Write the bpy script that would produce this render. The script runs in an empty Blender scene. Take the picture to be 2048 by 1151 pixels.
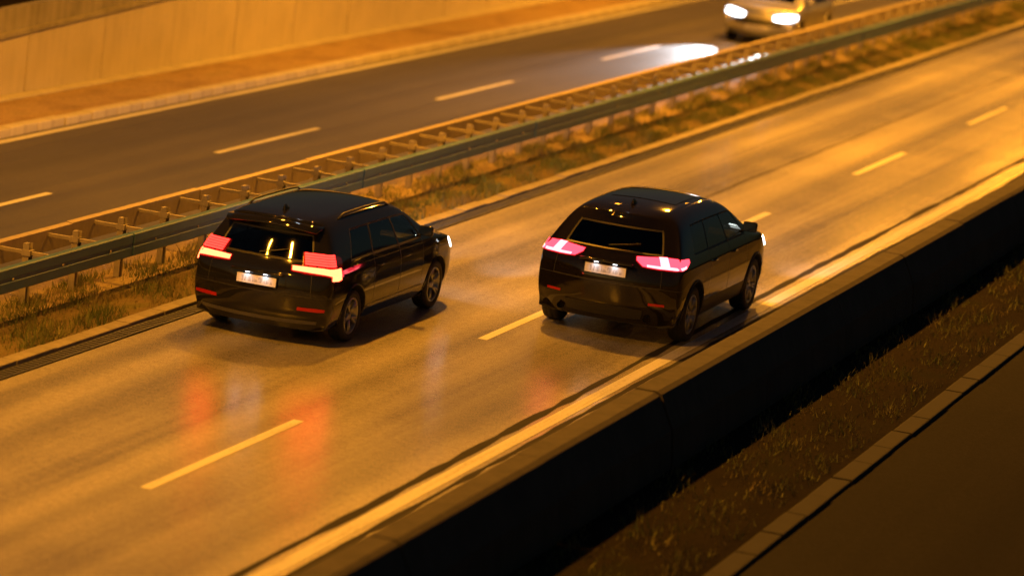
import bpy, bmesh, math, random
import numpy as np
from mathutils import Vector, Matrix
from mathutils.bvhtree import BVHTree

random.seed(7)
rng = np.random.default_rng(11)
scene = bpy.context.scene
COL = scene.collection
PI = math.pi

# ------------------------------------------------------------------ camera
cam_data = bpy.data.cameras.new('camera')
cam = bpy.data.objects.new('camera', cam_data)
COL.objects.link(cam)
cr = Vector((0.93773917, 0.32818950, 0.11374048))
cu = Vector((-0.16562616, 0.13466377, 0.97695120))
cf = Vector((-0.30530841, 0.93496381, -0.18063626))
mat = Matrix((cr, cu, -cf)).transposed().to_4x4()
mat.translation = Vector((0, 0, 8.654))
cam.matrix_world = mat
cam_data.sensor_width = 36
cam_data.lens = 121.94
cam_data.clip_start = 0.5
cam_data.clip_end = 3000
cam_data.dof.use_dof = True
cam_data.dof.focus_distance = 44.0
cam_data.dof.aperture_fstop = 0.75
scene.camera = cam

# ------------------------------------------------------------------ night sky, moonlight, exposure
SUN_EL, SUN_AZ = math.radians(5.0), math.radians(200)
world = bpy.data.worlds.new('World')
scene.world = world
world.use_nodes = True
wn = world.node_tree
bg = wn.nodes['Background']
sky = wn.nodes.new('ShaderNodeTexSky')
sky.sky_type = 'NISHITA'
sky.sun_disc = False
sky.sun_elevation = SUN_EL
sky.sun_rotation = SUN_AZ
sky.air_density = 1.0
sky.dust_density = 2.0
sky.ozone_density = 1.5
wn.links.new(sky.outputs[0], bg.inputs[0])
bg.inputs[1].default_value = 0.019
sd = bpy.data.lights.new('moon', 'SUN')
sd.energy = 0.02
sd.angle = math.radians(0.5)
sd.color = (0.8, 0.9, 1.0)
moon = bpy.data.objects.new('moon', sd)
COL.objects.link(moon)
moon.rotation_euler = (math.radians(50), 0, math.radians(200))
vs = scene.view_settings
vs.view_transform = 'Standard'
vs.look = 'None'
vs.exposure = 0.0
vs.gamma = 1.0
scene.cycles.use_denoising = True
scene.cycles.max_bounces = 6
scene.cycles.transparent_max_bounces = 12
scene.cycles.sample_clamp_indirect = 4.0

SODIUM = (1.0, 0.36, 0.018)

# ------------------------------------------------------------------ material helpers
def new_mat(name):
    m = bpy.data.materials.new(name)
    m.use_nodes = True
    nt = m.node_tree
    return m, nt, nt.nodes['Principled BSDF']

def simple(name, col, rough=0.5, metal=0.0, spec=0.5, coat=0.0, var=0.0, scale=20.0, bump=0.0):
    m, nt, b = new_mat(name)
    b.inputs['Base Color'].default_value = (*col, 1)
    b.inputs['Roughness'].default_value = rough
    b.inputs['Metallic'].default_value = metal
    b.inputs['Specular IOR Level'].default_value = spec
    b.inputs['Coat Weight'].default_value = coat
    b.inputs['Coat Roughness'].default_value = 0.05
    if var or bump:
        tc = nt.nodes.new('ShaderNodeTexCoord')
        n = nt.nodes.new('ShaderNodeTexNoise')
        n.inputs['Scale'].default_value = scale
        n.inputs['Detail'].default_value = 6
        nt.links.new(tc.outputs['Object'], n.inputs['Vector'])
        if var:
            mx = nt.nodes.new('ShaderNodeMix'); mx.data_type = 'RGBA'
            mx.inputs['A'].default_value = (*[c * (1 - var) for c in col], 1)
            mx.inputs['B'].default_value = (*[min(1, c * (1 + var)) for c in col], 1)
            nt.links.new(n.outputs['Fac'], mx.inputs['Factor'])
            nt.links.new(mx.outputs['Result'], b.inputs['Base Color'])
        if bump:
            bp = nt.nodes.new('ShaderNodeBump')
            bp.inputs['Strength'].default_value = bump
            bp.inputs['Distance'].default_value = 0.01
            nt.links.new(n.outputs['Fac'], bp.inputs['Height'])
            nt.links.new(bp.outputs['Normal'], b.inputs['Normal'])
    return m

def emitter(name, col, strength, base=(0.1, 0.1, 0.1)):
    m, nt, b = new_mat(name)
    b.inputs['Base Color'].default_value = (*base, 1)
    b.inputs['Roughness'].default_value = 0.15
    b.inputs['Emission Color'].default_value = (*col, 1)
    b.inputs['Emission Strength'].default_value = strength
    return m

def ramp(nt, stops, src):
    r = nt.nodes.new('ShaderNodeValToRGB')
    e = r.color_ramp.elements
    while len(e) < len(stops): e.new(0.5)
    for el, (p, c) in zip(e, stops):
        el.position = p
        el.color = (*c, 1) if len(c) == 3 else c
    nt.links.new(src, r.inputs[0])
    return r.outputs[0]

def math_node(nt, op, a, b=None):
    n = nt.nodes.new('ShaderNodeMath'); n.operation = op
    for k, v in enumerate((a, b)):
        if v is None: continue
        if isinstance(v, (int, float)): n.inputs[k].default_value = v
        else: nt.links.new(v, n.inputs[k])
    return n.outputs[0]

def mix_rgb(nt, fac, a, b, mode='MIX'):
    n = nt.nodes.new('ShaderNodeMix'); n.data_type = 'RGBA'; n.blend_type = mode
    for key, v in (('Factor', fac), ('A', a), ('B', b)):
        if isinstance(v, (int, float)): n.inputs[key].default_value = v
        elif isinstance(v, tuple): n.inputs[key].default_value = (*v, 1)
        else: nt.links.new(v, n.inputs[key])
    return n.outputs['Result']

def noise(nt, vec, scale, detail=4, rough=0.55):
    n = nt.nodes.new('ShaderNodeTexNoise')
    n.inputs['Scale'].default_value = scale
    n.inputs['Detail'].default_value = detail
    n.inputs['Roughness'].default_value = rough
    nt.links.new(vec, n.inputs['Vector'])
    return n.outputs['Fac']

def mapped(nt, scale):
    tc = nt.nodes.new('ShaderNodeTexCoord')
    mp = nt.nodes.new('ShaderNodeMapping')
    mp.inputs['Scale'].default_value = scale
    nt.links.new(tc.outputs['Object'], mp.inputs['Vector'])
    return mp.outputs['Vector']

def road_material(name, dark, light, tracks, rough_lo, rough_hi, spec=0.5):
    """worn asphalt: aggregate grain, long tyre-polished streaks along the road, oil bands"""
    m, nt, b = new_mat(name)
    st = mapped(nt, (1.3, 0.022, 1))
    fine = mapped(nt, (4.5, 0.05, 1))
    grain = mapped(nt, (1, 1, 1))
    n1 = noise(nt, st, 1.0, 5)
    b.inputs['Specular IOR Level'].default_value = spec
    n2 = noise(nt, fine, 1.0, 4)
    n3 = noise(nt, grain, 60.0, 6, 0.7)
    n4 = noise(nt, grain, 0.35, 4)
    sep = nt.nodes.new('ShaderNodeSeparateXYZ')
    tc = nt.nodes.new('ShaderNodeTexCoord')
    nt.links.new(tc.outputs['Object'], sep.inputs[0])
    x = sep.outputs['X']
    s = math_node(nt, 'ADD', math_node(nt, 'MULTIPLY', n1, 0.6), math_node(nt, 'MULTIPLY', n2, 0.12))
    s = math_node(nt, 'ADD', s, math_node(nt, 'MULTIPLY', n4, 0.28))
    base = ramp(nt, [(0.36, dark), (0.64, light)], s)
    # oil-darkened band in the middle of each lane, wobbling a little
    wob = math_node(nt, 'MULTIPLY', math_node(nt, 'SUBTRACT', n4, 0.5), 0.35)
    xw = math_node(nt, 'ADD', x, wob)
    for (cx, w, k) in tracks:
        d = math_node(nt, 'ABSOLUTE', math_node(nt, 'SUBTRACT', xw, cx))
        f = nt.nodes.new('ShaderNodeMapRange')
        f.interpolation_type = 'SMOOTHSTEP'
        nt.links.new(d, f.inputs['Value'])
        f.inputs['From Min'].default_value = 0.0
        f.inputs['From Max'].default_value = w
        f.inputs['To Min'].default_value = k
        f.inputs['To Max'].default_value = 0.0
        fac = math_node(nt, 'MULTIPLY', f.outputs[0], math_node(nt, 'ADD', math_node(nt, 'MULTIPLY', n1, 1.0), 0.5))
        base = mix_rgb(nt, fac, base, tuple(c * 0.35 for c in dark))
    n5 = noise(nt, grain, 11.0, 5, 0.65)
    base = mix_rgb(nt, 1.0, base, ramp(nt, [(0.32, (0.82, 0.82, 0.82)), (0.68, (1.12, 1.12, 1.12))], n5), 'MULTIPLY')
    g = ramp(nt, [(0.36, (0.5, 0.5, 0.5)), (0.64, (1.4, 1.4, 1.4))], n3)
    base = mix_rgb(nt, 1.0, base, g, 'MULTIPLY')
    nt.links.new(base, b.inputs['Base Color'])
    r = nt.nodes.new('ShaderNodeMapRange')
    nt.links.new(n1, r.inputs['Value'])
    r.inputs['From Min'].default_value = 0.3
    r.inputs['From Max'].default_value = 0.7
    r.inputs['To Min'].default_value = rough_lo
    r.inputs['To Max'].default_value = rough_hi
    nt.links.new(r.outputs[0], b.inputs['Roughness'])
    bp = nt.nodes.new('ShaderNodeBump')
    bp.inputs['Strength'].default_value = 0.3
    bp.inputs['Distance'].default_value = 0.003
    nt.links.new(n3, bp.inputs['Height'])
    nt.links.new(bp.outputs['Normal'], b.inputs['Normal'])
    return m

def soil_material(name, a, c, g):
    m, nt, b = new_mat(name)
    v = mapped(nt, (1, 0.45, 1))
    n1 = noise(nt, v, 1.4, 6); n2 = noise(nt, v, 22, 6, 0.7)
    base = ramp(nt, [(0.35, a), (0.55, c), (0.7, g)], n1)
    base = mix_rgb(nt, 0.55, base, ramp(nt, [(0.3, (0.3, 0.3, 0.3)), (0.7, (1, 1, 1))], n2), 'MULTIPLY')
    nt.links.new(base, b.inputs['Base Color'])
    b.inputs['Roughness'].default_value = 0.95
    b.inputs['Specular IOR Level'].default_value = 0.06
    bp = nt.nodes.new('ShaderNodeBump')
    bp.inputs['Strength'].default_value = 0.8; bp.inputs['Distance'].default_value = 0.03
    nt.links.new(n2, bp.inputs['Height']); nt.links.new(bp.outputs['Normal'], b.inputs['Normal'])
    return m

def concrete_material(name, col, streak=0.5):
    m, nt, b = new_mat(name)
    v = mapped(nt, (1, 1, 1)); vs_ = mapped(nt, (3.0, 3.0, 0.35))
    n1 = noise(nt, v, 1.3, 6); n2 = noise(nt, vs_, 2.0, 5); n3 = noise(nt, v, 45, 5, 0.7)
    s = math_node(nt, 'ADD', math_node(nt, 'MULTIPLY', n1, 0.5), math_node(nt, 'MULTIPLY', n2, 0.5))
    base = ramp(nt, [(0.34, tuple(c * (1 - streak) for c in col)), (0.6, col)], s)
    base = mix_rgb(nt, 0.35, base, ramp(nt, [(0.3, (0.5, 0.5, 0.5)), (0.7, (1, 1, 1))], n3), 'MULTIPLY')
    nt.links.new(base, b.inputs['Base Color'])
    b.inputs['Roughness'].default_value = 0.85
    bp = nt.nodes.new('ShaderNodeBump')
    bp.inputs['Strength'].default_value = 0.3; bp.inputs['Distance'].default_value = 0.006
    nt.links.new(n3, bp.inputs['Height']); nt.links.new(bp.outputs['Normal'], b.inputs['Normal'])
    return m

M = {}
M['road'] = road_material('road_asphalt', (0.18, 0.17, 0.155), (0.42, 0.40, 0.36),
                          [(-16.6, 0.45, 0.4), (-15.55, 0.6, 0.5), (-13.9, 0.35, 0.25), (-12.3, 0.55, 0.5)], 0.19, 0.26)
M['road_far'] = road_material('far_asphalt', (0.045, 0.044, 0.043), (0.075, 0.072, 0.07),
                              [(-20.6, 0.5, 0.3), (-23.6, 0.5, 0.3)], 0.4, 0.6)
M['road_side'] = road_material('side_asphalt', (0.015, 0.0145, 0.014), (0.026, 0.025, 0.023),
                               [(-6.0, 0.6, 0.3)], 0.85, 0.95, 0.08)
M['tar'] = simple('tar', (0.02, 0.02, 0.02), 0.85, spec=0.15, var=0.4, scale=5)
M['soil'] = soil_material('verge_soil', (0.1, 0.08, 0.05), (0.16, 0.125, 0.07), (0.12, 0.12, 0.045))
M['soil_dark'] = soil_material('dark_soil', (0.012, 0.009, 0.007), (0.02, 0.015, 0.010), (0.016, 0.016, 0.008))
M['gravel'] = soil_material('median_gravel', (0.2, 0.15, 0.1), (0.3, 0.24, 0.17), (0.24, 0.2, 0.12))
M['paving'] = soil_material('strip_paving', (0.3, 0.22, 0.15), (0.4, 0.3, 0.2), (0.34, 0.27, 0.17))
M['edging'] = concrete_material('edging_stone', (0.24, 0.22, 0.2), 0.4)
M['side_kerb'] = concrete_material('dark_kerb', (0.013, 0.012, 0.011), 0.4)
M['kerb'] = concrete_material('kerb_stone', (0.5, 0.47, 0.43), 0.35)
M['wall'] = concrete_material('wall_concrete', (0.5, 0.46, 0.41), 0.16)
M['coping'] = concrete_material('coping_concrete', (0.3, 0.28, 0.25), 0.4)
M['barrier'] = concrete_material('barrier_concrete', (0.06, 0.052, 0.042), 0.5)
M['galv'] = simple('blue_grey_rail_paint', (0.05, 0.125, 0.23), 0.4, var=0.3, scale=4, bump=0.05)
M['galv_dull'] = simple('weathered_steel', (0.3, 0.27, 0.22), 0.6, metal=0.3, var=0.3, scale=9)
M['rail_far'] = simple('far_rail_zinc', (0.33, 0.28, 0.21), 0.6, metal=0.2, var=0.25, scale=8)
M['iron'] = simple('cast_iron', (0.05, 0.052, 0.055), 0.5, metal=0.6, var=0.3, scale=15)
M['pole'] = simple('mast_steel', (0.3, 0.31, 0.32), 0.5, metal=0.7)

def paint_material():
    m, nt, b = new_mat('road_paint')
    v = mapped(nt, (1, 1, 1)); vs_ = mapped(nt, (14, 0.6, 1))
    n1 = noise(nt, v, 30, 6, 0.75); n2 = noise(nt, vs_, 1, 4)
    s = math_node(nt, 'ADD', math_node(nt, 'MULTIPLY', n1, 0.6), math_node(nt, 'MULTIPLY', n2, 0.4))
    base = ramp(nt, [(0.38, (0.22, 0.21, 0.2)), (0.5, (0.47, 0.48, 0.5))], s)
    nt.links.new(base, b.inputs['Base Color'])
    b.inputs['Roughness'].default_value = 0.6
    return m
M['paint'] = paint_material()
M['leaf'] = simple('leaf', (0.03, 0.042, 0.014), 0.6, var=0.5, scale=2)
M['stem'] = simple('stem', (0.05, 0.035, 0.02), 0.9)
def grass_material():
    m, nt, b = new_mat('grass_blade')
    v = mapped(nt, (1, 0.4, 1))
    base = ramp(nt, [(0.35, (0.06, 0.09, 0.025)), (0.5, (0.11, 0.13, 0.04)), (0.68, (0.2, 0.16, 0.08))], noise(nt, v, 2.2, 5))
    nt.links.new(base, b.inputs['Base Color'])
    b.inputs['Roughness'].default_value = 0.6
    return m
M['grass'] = grass_material()
M['sodium'] = emitter('sodium_lens', SODIUM, 60)

# ------------------------------------------------------------------ object helpers
def mesh_obj(name, verts, faces, material, parent=None, smooth=False, loc=None):
    me = bpy.data.meshes.new(name)
    me.from_pydata([tuple(map(float, v)) for v in verts], [], faces)
    me.materials.append(material)
    if smooth:
        me.polygons.foreach_set('use_smooth', [True] * len(me.polygons))
    me.update()
    o = bpy.data.objects.new(name, me)
    COL.objects.link(o)
    if parent: o.parent = parent
    if loc is not None: o.location = loc
    return o

def inst(o, loc, parent=None, scale=None, rot=None):
    c = o.copy()
    COL.objects.link(c)
    c.location = loc
    if parent is not None: c.parent = parent
    if scale: c.scale = scale
    if rot: c.rotation_euler = rot
    return c

def empty(name, loc=(0, 0, 0), rz=0.0, parent=None):
    o = bpy.data.objects.new(name, None)
    o.empty_display_size = 0.3
    COL.objects.link(o)
    o.location = loc
    o.rotation_euler = (0, 0, rz)
    if parent: o.parent = parent
    return o

def tag(o, label=None, cat=None, group=None, kind=None):
    if label: o['label'] = label
    if cat: o['category'] = cat
    if group: o['group'] = group
    if kind: o['kind'] = kind
    return o

def bm_obj(name, bm, material, parent=None, smooth=False, bevel=0.0, loc=None):
    if bevel:
        bmesh.ops.bevel(bm, geom=list(bm.edges), offset=bevel, segments=2, affect='EDGES', profile=0.6)
    bmesh.ops.recalc_face_normals(bm, faces=bm.faces)
    me = bpy.data.meshes.new(name)
    bm.to_mesh(me); bm.free()
    me.materials.append(material)
    if smooth:
        me.polygons.foreach_set('use_smooth', [True] * len(me.polygons))
    o = bpy.data.objects.new(name, me)
    COL.objects.link(o)
    if parent: o.parent = parent
    if loc is not None: o.location = loc
    return o

def add_box(bm, c, s, rot=None):
    r = bmesh.ops.create_cube(bm, size=1.0)
    mt = Matrix.Translation(c) @ (rot.to_4x4() if rot else Matrix()) @ Matrix.Diagonal((*s, 1))
    bmesh.ops.transform(bm, matrix=mt, verts=r['verts'])
    return r['verts']

def add_tube(bm, pts, r, n=8, cap=True):
    pts = [Vector(p) for p in pts]
    rings = []
    rad = r if isinstance(r, (list, tuple)) else [r] * len(pts)
    for a, p in enumerate(pts):
        d = (pts[min(a + 1, len(pts) - 1)] - pts[max(a - 1, 0)]).normalized()
        up = Vector((0, 0, 1)) if abs(d.z) < 0.9 else Vector((1, 0, 0))
        s = d.cross(up).normalized(); t = s.cross(d)
        rings.append([bm.verts.new(p + (s * math.cos(2 * PI * q / n) + t * math.sin(2 * PI * q / n)) * rad[a]) for q in range(n)])
    for a in range(len(rings) - 1):
        for q in range(n):
            bm.faces.new((rings[a][q], rings[a][(q + 1) % n], rings[a + 1][(q + 1) % n], rings[a + 1][q]))
    if cap:
        bm.faces.new(rings[0][::-1]); bm.faces.new(rings[-1])

def sheet(name, x0, x1, y0, y1, z, material, kind='structure', ny=1):
    ys = np.linspace(y0, y1, ny + 1)
    v = []; f = []
    for y in ys: v += [(x0, y, z), (x1, y, z)]
    for k in range(ny): f.append((2 * k, 2 * k + 1, 2 * k + 3, 2 * k + 2))
    o = mesh_obj(name, v, f, material)
    return tag(o, kind=kind)

# ------------------------------------------------------------------ ground, roads
Y0, Y1 = 8.0, 150.0
sheet('ground', -700, 700, -300, 1200, -0.06, M['soil_dark'])
road = sheet('road', -17.0, -10.35, -120, 420, 0.0, M['road'])
far_road = sheet('far_road', -25.1, -19.55, -120, 420, 0.0, M['road_far'])
side_road = sheet('side_road', -7.86, -2.0, -120, 420, -0.012, M['road_side'])
sheet('verge', -19.55, -17.42, -120, 420, 0.03, M['soil'])
sheet('median_gravel', -19.3, -18.36, -120, 420, 0.036, M['gravel'])
sheet('side_verge', -9.70, -8.12, -120, 420, 0.01, M['soil_dark'])
sheet('roadside_strip', -26.62, -25.32, -120, 420, 0.11, M['paving'])

# painted lane dashes: flat marks belonging to their carriageway
def dash(parent, x, y, length, w):
    return mesh_obj('lane_dash', [(x - w / 2, y, 0.004), (x + w / 2, y, 0.004), (x + w / 2, y + length, 0.004), (x - w / 2, y + length, 0.004)],
                    [(0, 1, 2, 3)], M['paint'], parent)
for n in range(-2, 12): dash(road, -13.72, 31.0 + 10.05 * n, 4.0, 0.125)
for n in range(-3, 12): dash(far_road, -22.25, 51.8 + 10.4 * n, 4.4, 0.12)
mesh_obj('edge_line', [(-25.0, -60, 0.004), (-24.84, -60, 0.004), (-24.84, 300, 0.004), (-25.0, 300, 0.004)], [(0, 1, 2, 3)], M['paint'], far_road)
mesh_obj('edge_line', [(-11.60, -60, 0.004), (-11.43, -60, 0.004), (-11.43, 300, 0.004), (-11.60, 300, 0.004)], [(0, 1, 2, 3)], M['paint'], road)

# tar-sealed seams running along the right lane
def seam(x, w, y0, y1, amp, seed):
    r = random.Random(seed)
    v = []; f = []
    ys = np.arange(y0, y1, 0.5); off = 0; ww = w
    for k, y in enumerate(ys):
        off += r.uniform(-amp, amp); off *= 0.97
        ww = w * (0.55 + 0.9 * r.random())
        v += [(x + off - ww / 2, y, 0.003), (x + off + ww / 2, y, 0.003)]
        if k: f.append((2 * k - 2, 2 * k - 1, 2 * k + 1, 2 * k))
    mesh_obj('tar_seam', v, f, M['tar'], road)
seam(-11.74, 0.10, -20, 130, 0.010, 3)
seam(-11.30, 0.07, 10, 130, 0.009, 5)
seam(-14.9, 0.03, 52, 130, 0.02, 8)

# drain channel between carriageway and verge, in one-metre iron grates
drain = empty('drain_channel', (-17.12, 0, 0)); tag(drain, kind='structure')
bm = bmesh.new()
add_box(bm, (0, 0, -0.012), (0.21, 0.985, 0.05))
for k in range(9): add_box(bm, (0, -0.44 + k * 0.11, 0.016), (0.14, 0.045, 0.012))
g0 = bm_obj('grate', bm, M['iron'], drain)
g0.location = (0, 10, 0)
for k in range(11, 150): inst(g0, (0, k, random.uniform(-0.003, 0.003)), drain)
# pale concrete edging beside the drain
edging = empty('verge_edging', (-17.325, 0, 0)); tag(edging, kind='structure')
bm = bmesh.new(); add_box(bm, (0, 0, 0.0), (0.2, 0.99, 0.12))
e0 = bm_obj('edging_stone', bm, M['edging'], edging, bevel=0.012)
e0.location = (0, 10.5, 0)
for k in range(11, 140): inst(e0, (random.uniform(-0.006, 0.006), k + 0.5, random.uniform(-0.008, 0.008)), edging)

# pale kerb on the far side of the oncoming carriageway
kerb = empty('far_kerb', (-25.21, 0, 0)); tag(kerb, kind='structure')
bm = bmesh.new(); add_box(bm, (0, 0, 0.03), (0.22, 0.985, 0.22))
k0 = bm_obj('kerb_stone', bm, M['kerb'], kerb, bevel=0.02)
k0.location = (0, 40.5, 0)
for k in range(26, 125):
    if k != 40: inst(k0, (random.uniform(-0.008, 0.008), k + 0.5, random.uniform(-0.008, 0.008)), kerb)
# kerb of the side road near the camera
skerb = empty('side_kerb', (-7.99, 0, 0)); tag(skerb, kind='structure')
bm = bmesh.new(); add_box(bm, (0, 0, -0.06), (0.24, 0.985, 0.18))
s0 = bm_obj('kerb_stone', bm, M['side_kerb'], skerb, bevel=0.02)
s0.location = (0, 12.5, 0)
for k in range(13, 95): inst(s0, (random.uniform(-0.008, 0.008), k + 0.5, random.uniform(-0.006, 0.006)), skerb)

# ------------------------------------------------------------------ retaining wall with rising top, made of panels
def wall_h(y): return max(0.8, 1.12 + 0.045 * (y - 52.9))
wall = empty('retaining_wall', (-26.9, 0, 0))
tag(wall, 'long pale concrete retaining wall with rising top beyond the far carriageway', 'wall')
PW = 3.0
for k in range(10, 42):
    y = k * PW
    h0, h1 = wall_h(y), wall_h(y + PW)
    g = 0.012
    bm = bmesh.new()
    vs_ = [bm.verts.new(p) for p in [(-0.25, g, -0.1), (0, g, -0.1), (0, PW - g, -0.1), (-0.25, PW - g, -0.1),
                                     (-0.25, g, h0), (0, g, h0), (0, PW - g, h1), (-0.25, PW - g, h1)]]
    for f in ((0, 1, 2, 3), (4, 5, 6, 7), (0, 1, 5, 4), (1, 2, 6, 5), (2, 3, 7, 6), (3, 0, 4, 7)): bm.faces.new([vs_[q] for q in f])
    p = bm_obj('wall_panel', bm, M['wall'], wall, bevel=0.01, loc=(random.uniform(-0.006, 0.006), y, 0))
    bm = bmesh.new()
    vs_ = [bm.verts.new(p_) for p_ in [(-0.3, g, h0 + .002), (0.04, g, h0 + .002), (0.04, PW - g, h1 + .002), (-0.3, PW - g, h1 + .002),
                                       (-0.3, g, h0 + .09), (0.04, g, h0 + .09), (0.04, PW - g, h1 + .09), (-0.3, PW - g, h1 + .09)]]
    for f in ((0, 1, 2, 3), (4, 5, 6, 7), (0, 1, 5, 4), (1, 2, 6, 5), (2, 3, 7, 6), (3, 0, 4, 7)): bm.faces.new([vs_[q] for q in f])
    bm_obj('coping_stone', bm, M['coping'], wall, bevel=0.01, loc=(0, y, 0))
mesh_obj('wall_backing', [(-0.2, 30, -0.1), (-0.2, 126, -0.1), (-0.2, 126, wall_h(126) - .05), (-0.2, 30, wall_h(30) - .05),
                          (-0.02, 30, -0.1), (-0.02, 126, -0.1), (-0.02, 126, wall_h(126) - .05), (-0.02, 30, wall_h(30) - .05)],
         [(0, 1, 2, 3), (7, 6, 5, 4), (0, 4, 5, 1), (3, 2, 6, 7), (0, 3, 7, 4), (1, 5, 6, 2)], M['coping'], wall)
# footing slab at the wall foot
foot = empty('wall_footing', (-26.76, 0, 0)); tag(foot, kind='structure')
bm = bmesh.new(); add_box(bm, (0, 0, 0.07), (0.26, 1.985, 0.14))
f0 = bm_obj('footing_slab', bm, M['kerb'], foot, bevel=0.015); f0.location = (0, 33, 0)
for k in range(17, 62): inst(f0, (random.uniform(-0.005, 0.005), 2 * k + 1, random.uniform(-0.006, 0.006)), foot)

# bank behind the wall
v = []; f = []
xs = [-27.15, -28.5, -31, -36, -44, -60]
zs = [-0.12, 0.35, 1.0, 1.9, 2.6, 3.2]
ys = np.arange(20, 136, 3.0)
for a, y in enumerate(ys):
    for b_, (x, z) in enumerate(zip(xs, zs)):
        v.append((x, y, wall_h(y) + z + (0.12 * math.sin(y * 1.3 + x) if b_ else 0)))
n = len(xs)
for a in range(len(ys) - 1):
    for b_ in range(n - 1):
        f.append((a * n + b_, a * n + b_ + 1, (a + 1) * n + b_ + 1, (a + 1) * n + b_))
tag(mesh_obj('bank', v, f, M['soil_dark'], smooth=True), kind='structure')

def bush(x, y, r, h, label, seed):
    rg = np.random.default_rng(seed)
    z0 = wall_h(y) + 0.2
    t = empty('bush', (x, y, z0)); tag(t, label, 'bush', 'bushes on the bank')
    N = 2600
    cl = rg.normal(0, 1, (26, 3)); cl /= np.linalg.norm(cl, axis=1)[:, None]
    cl *= rg.uniform(0.35, 0.9, (26, 1)); cl *= (r, r, h / 2); cl[:, 2] += h / 2
    c = cl[rg.integers(0, 26, N)] + rg.normal(0, 0.17, (N, 3)); c[:, 2] = np.abs(c[:, 2])
    a = rg.normal(0, 1, (N, 3)); a /= np.linalg.norm(a, axis=1)[:, None]
    b_ = rg.normal(0, 1, (N, 3)); b_ = np.cross(a, b_); b_ /= np.linalg.norm(b_, axis=1)[:, None]
    L = rg.uniform(0.03, 0.07, (N, 1))
    vv = np.stack([c - a * L, c + b_ * L * .45, c + a * L, c - b_ * L * .45], 1).reshape(-1, 3)
    o = mesh_obj('crown', vv, [(4 * q, 4 * q + 1, 4 * q + 2, 4 * q + 3) for q in range(N)], M['leaf'], t)
    bm = bmesh.new()
    for q in range(7):
        p = cl[q]
        add_tube(bm, [(p[0] * .05, p[1] * .05, -0.1), (p[0] * .5, p[1] * .5, p[2] * .55), tuple(p)], [0.025, 0.016, 0.006], 5)
    bm_obj('stem', bm, M['stem'], t)
bush(-28.1, 50.6, 0.8, 1.2, 'dark leafy bush on the bank above the wall at the left picture edge', 1)
bush(-28.3, 53.6, 0.9, 1.3, 'dark leafy bush on the bank in the top left corner', 2)
bush(-28.4, 56.9, 0.8, 1.0, 'lower dark bush right of the corner one above the wall', 3)

# ------------------------------------------------------------------ double guardrail with cross spacers on the median
def box_beam(length, sign):
    # hollow box rail with rounded edges, a shallow groove along the road side
    prof = [(-0.055, -0.14), (0.035, -0.15), (0.05, -0.135), (0.05, -0.03), (0.042, -0.022), (0.042, 0.022), (0.05, 0.03), (0.05, 0.135), (0.035, 0.15), (-0.055, 0.14)]
    n = len(prof)
    v = [(sign * px, 0, pz) for px, pz in prof] + [(sign * px, length, pz) for px, pz in prof]
    f = [(a, (a + 1) % n, n + (a + 1) % n, n + a) for a in range(n)] + [tuple(range(n))[::-1], tuple(range(n, 2 * n))]
    return v, f
rail = empty('guardrail', (-18.7, 0, 0))
tag(rail, 'blue-grey double steel guardrail with cross spacers on the grassy median', 'guardrail')
NEAR, FAR_ = 0.46, -0.42
for side, xo in ((1, NEAR), (-1, FAR_)):
    v, f = box_beam(3.985, side)
    b0 = mesh_obj('rail_section', v, f, M['galv'] if side == 1 else M['rail_far'], rail)
    b0.location = (xo, 12, 0.62)
    for k in range(1, 34):
        inst(b0, (xo + side * 0.005 * (k % 2) + random.uniform(-0.004, 0.004), 12 + 4 * k, 0.62 + random.uniform(-0.006, 0.006)), rail)
bm = bmesh.new()
add_box(bm, (0, 0, 0.36), (0.05, 0.10, 0.9)); add_box(bm, (0.03, 0.05, 0.36), (0.06, 0.006, 0.9)); add_box(bm, (0.03, -0.05, 0.36), (0.06, 0.006, 0.9))
p0 = bm_obj('post', bm, M['galv_dull'], rail); p0.location = (0.0, 12.67, 0)
bm = bmesh.new()
add_box(bm, (0.02, 0, 0), (0.9, 0.05, 0.04)); add_box(bm, (0.02, 0.0, 0.0), (0.12, 0.13, 0.07))
c0 = bm_obj('spacer', bm, M['galv_dull'], rail); c0.location = (0.0, 12.67, 0.7)
bm = bmesh.new()
for zz in (-0.0,): 
    r_ = bmesh.ops.create_cone(bm, cap_ends=True, segments=8, radius1=0.018, radius2=0.014, depth=0.02, matrix=Matrix.Rotation(PI / 2, 4, 'Y'))
bolt = bm_obj('bolt', bm, M['galv_dull'], rail); bolt.location = (NEAR + 0.05, 12.67, 0.62)
for k in range(1, 98):
    y = 12.67 + 1.333 * k
    inst(p0, (random.uniform(-.008, .008), y, random.uniform(-.01, .01)), rail)
    inst(c0, (random.uniform(-.008, .008), y, 0.7 + random.uniform(-.006, .006)), rail)
    inst(bolt, (NEAR + 0.05, y, 0.62), rail)

# ------------------------------------------------------------------ concrete barrier on the right edge
barrier = empty('concrete_barrier', (-10.12, 0, 0))
tag(barrier, 'dark concrete step barrier along the right lane edge', 'barrier')
prof = [(-0.30, -0.05), (-0.30, 0.08), (-0.15, 0.30), (-0.10, 0.82), (-0.08, 0.84), (0.16, 0.84), (0.22, 0.81), (0.40, 0.45), (0.44, 0.10), (0.44, -0.05)]
def extr(prof, L):
    n = len(prof); v = [(x, 0, z) for x, z in prof] + [(x, L, z) for x, z in prof]
    f = [(a, (a + 1) % n, n + (a + 1) % n, n + a) for a in range(n)] + [tuple(range(n))[::-1], tuple(range(n, 2 * n))]
    return v, f
v, f = extr(prof, 3.97)
s0 = mesh_obj('barrier_segment', v, f, M['barrier'], barrier); s0.location = (0, 8, 0)
for k in range(1, 26): inst(s0, (random.uniform(-.012, .012), 8 + 4 * k, random.uniform(-.008, .008)), barrier)

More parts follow.
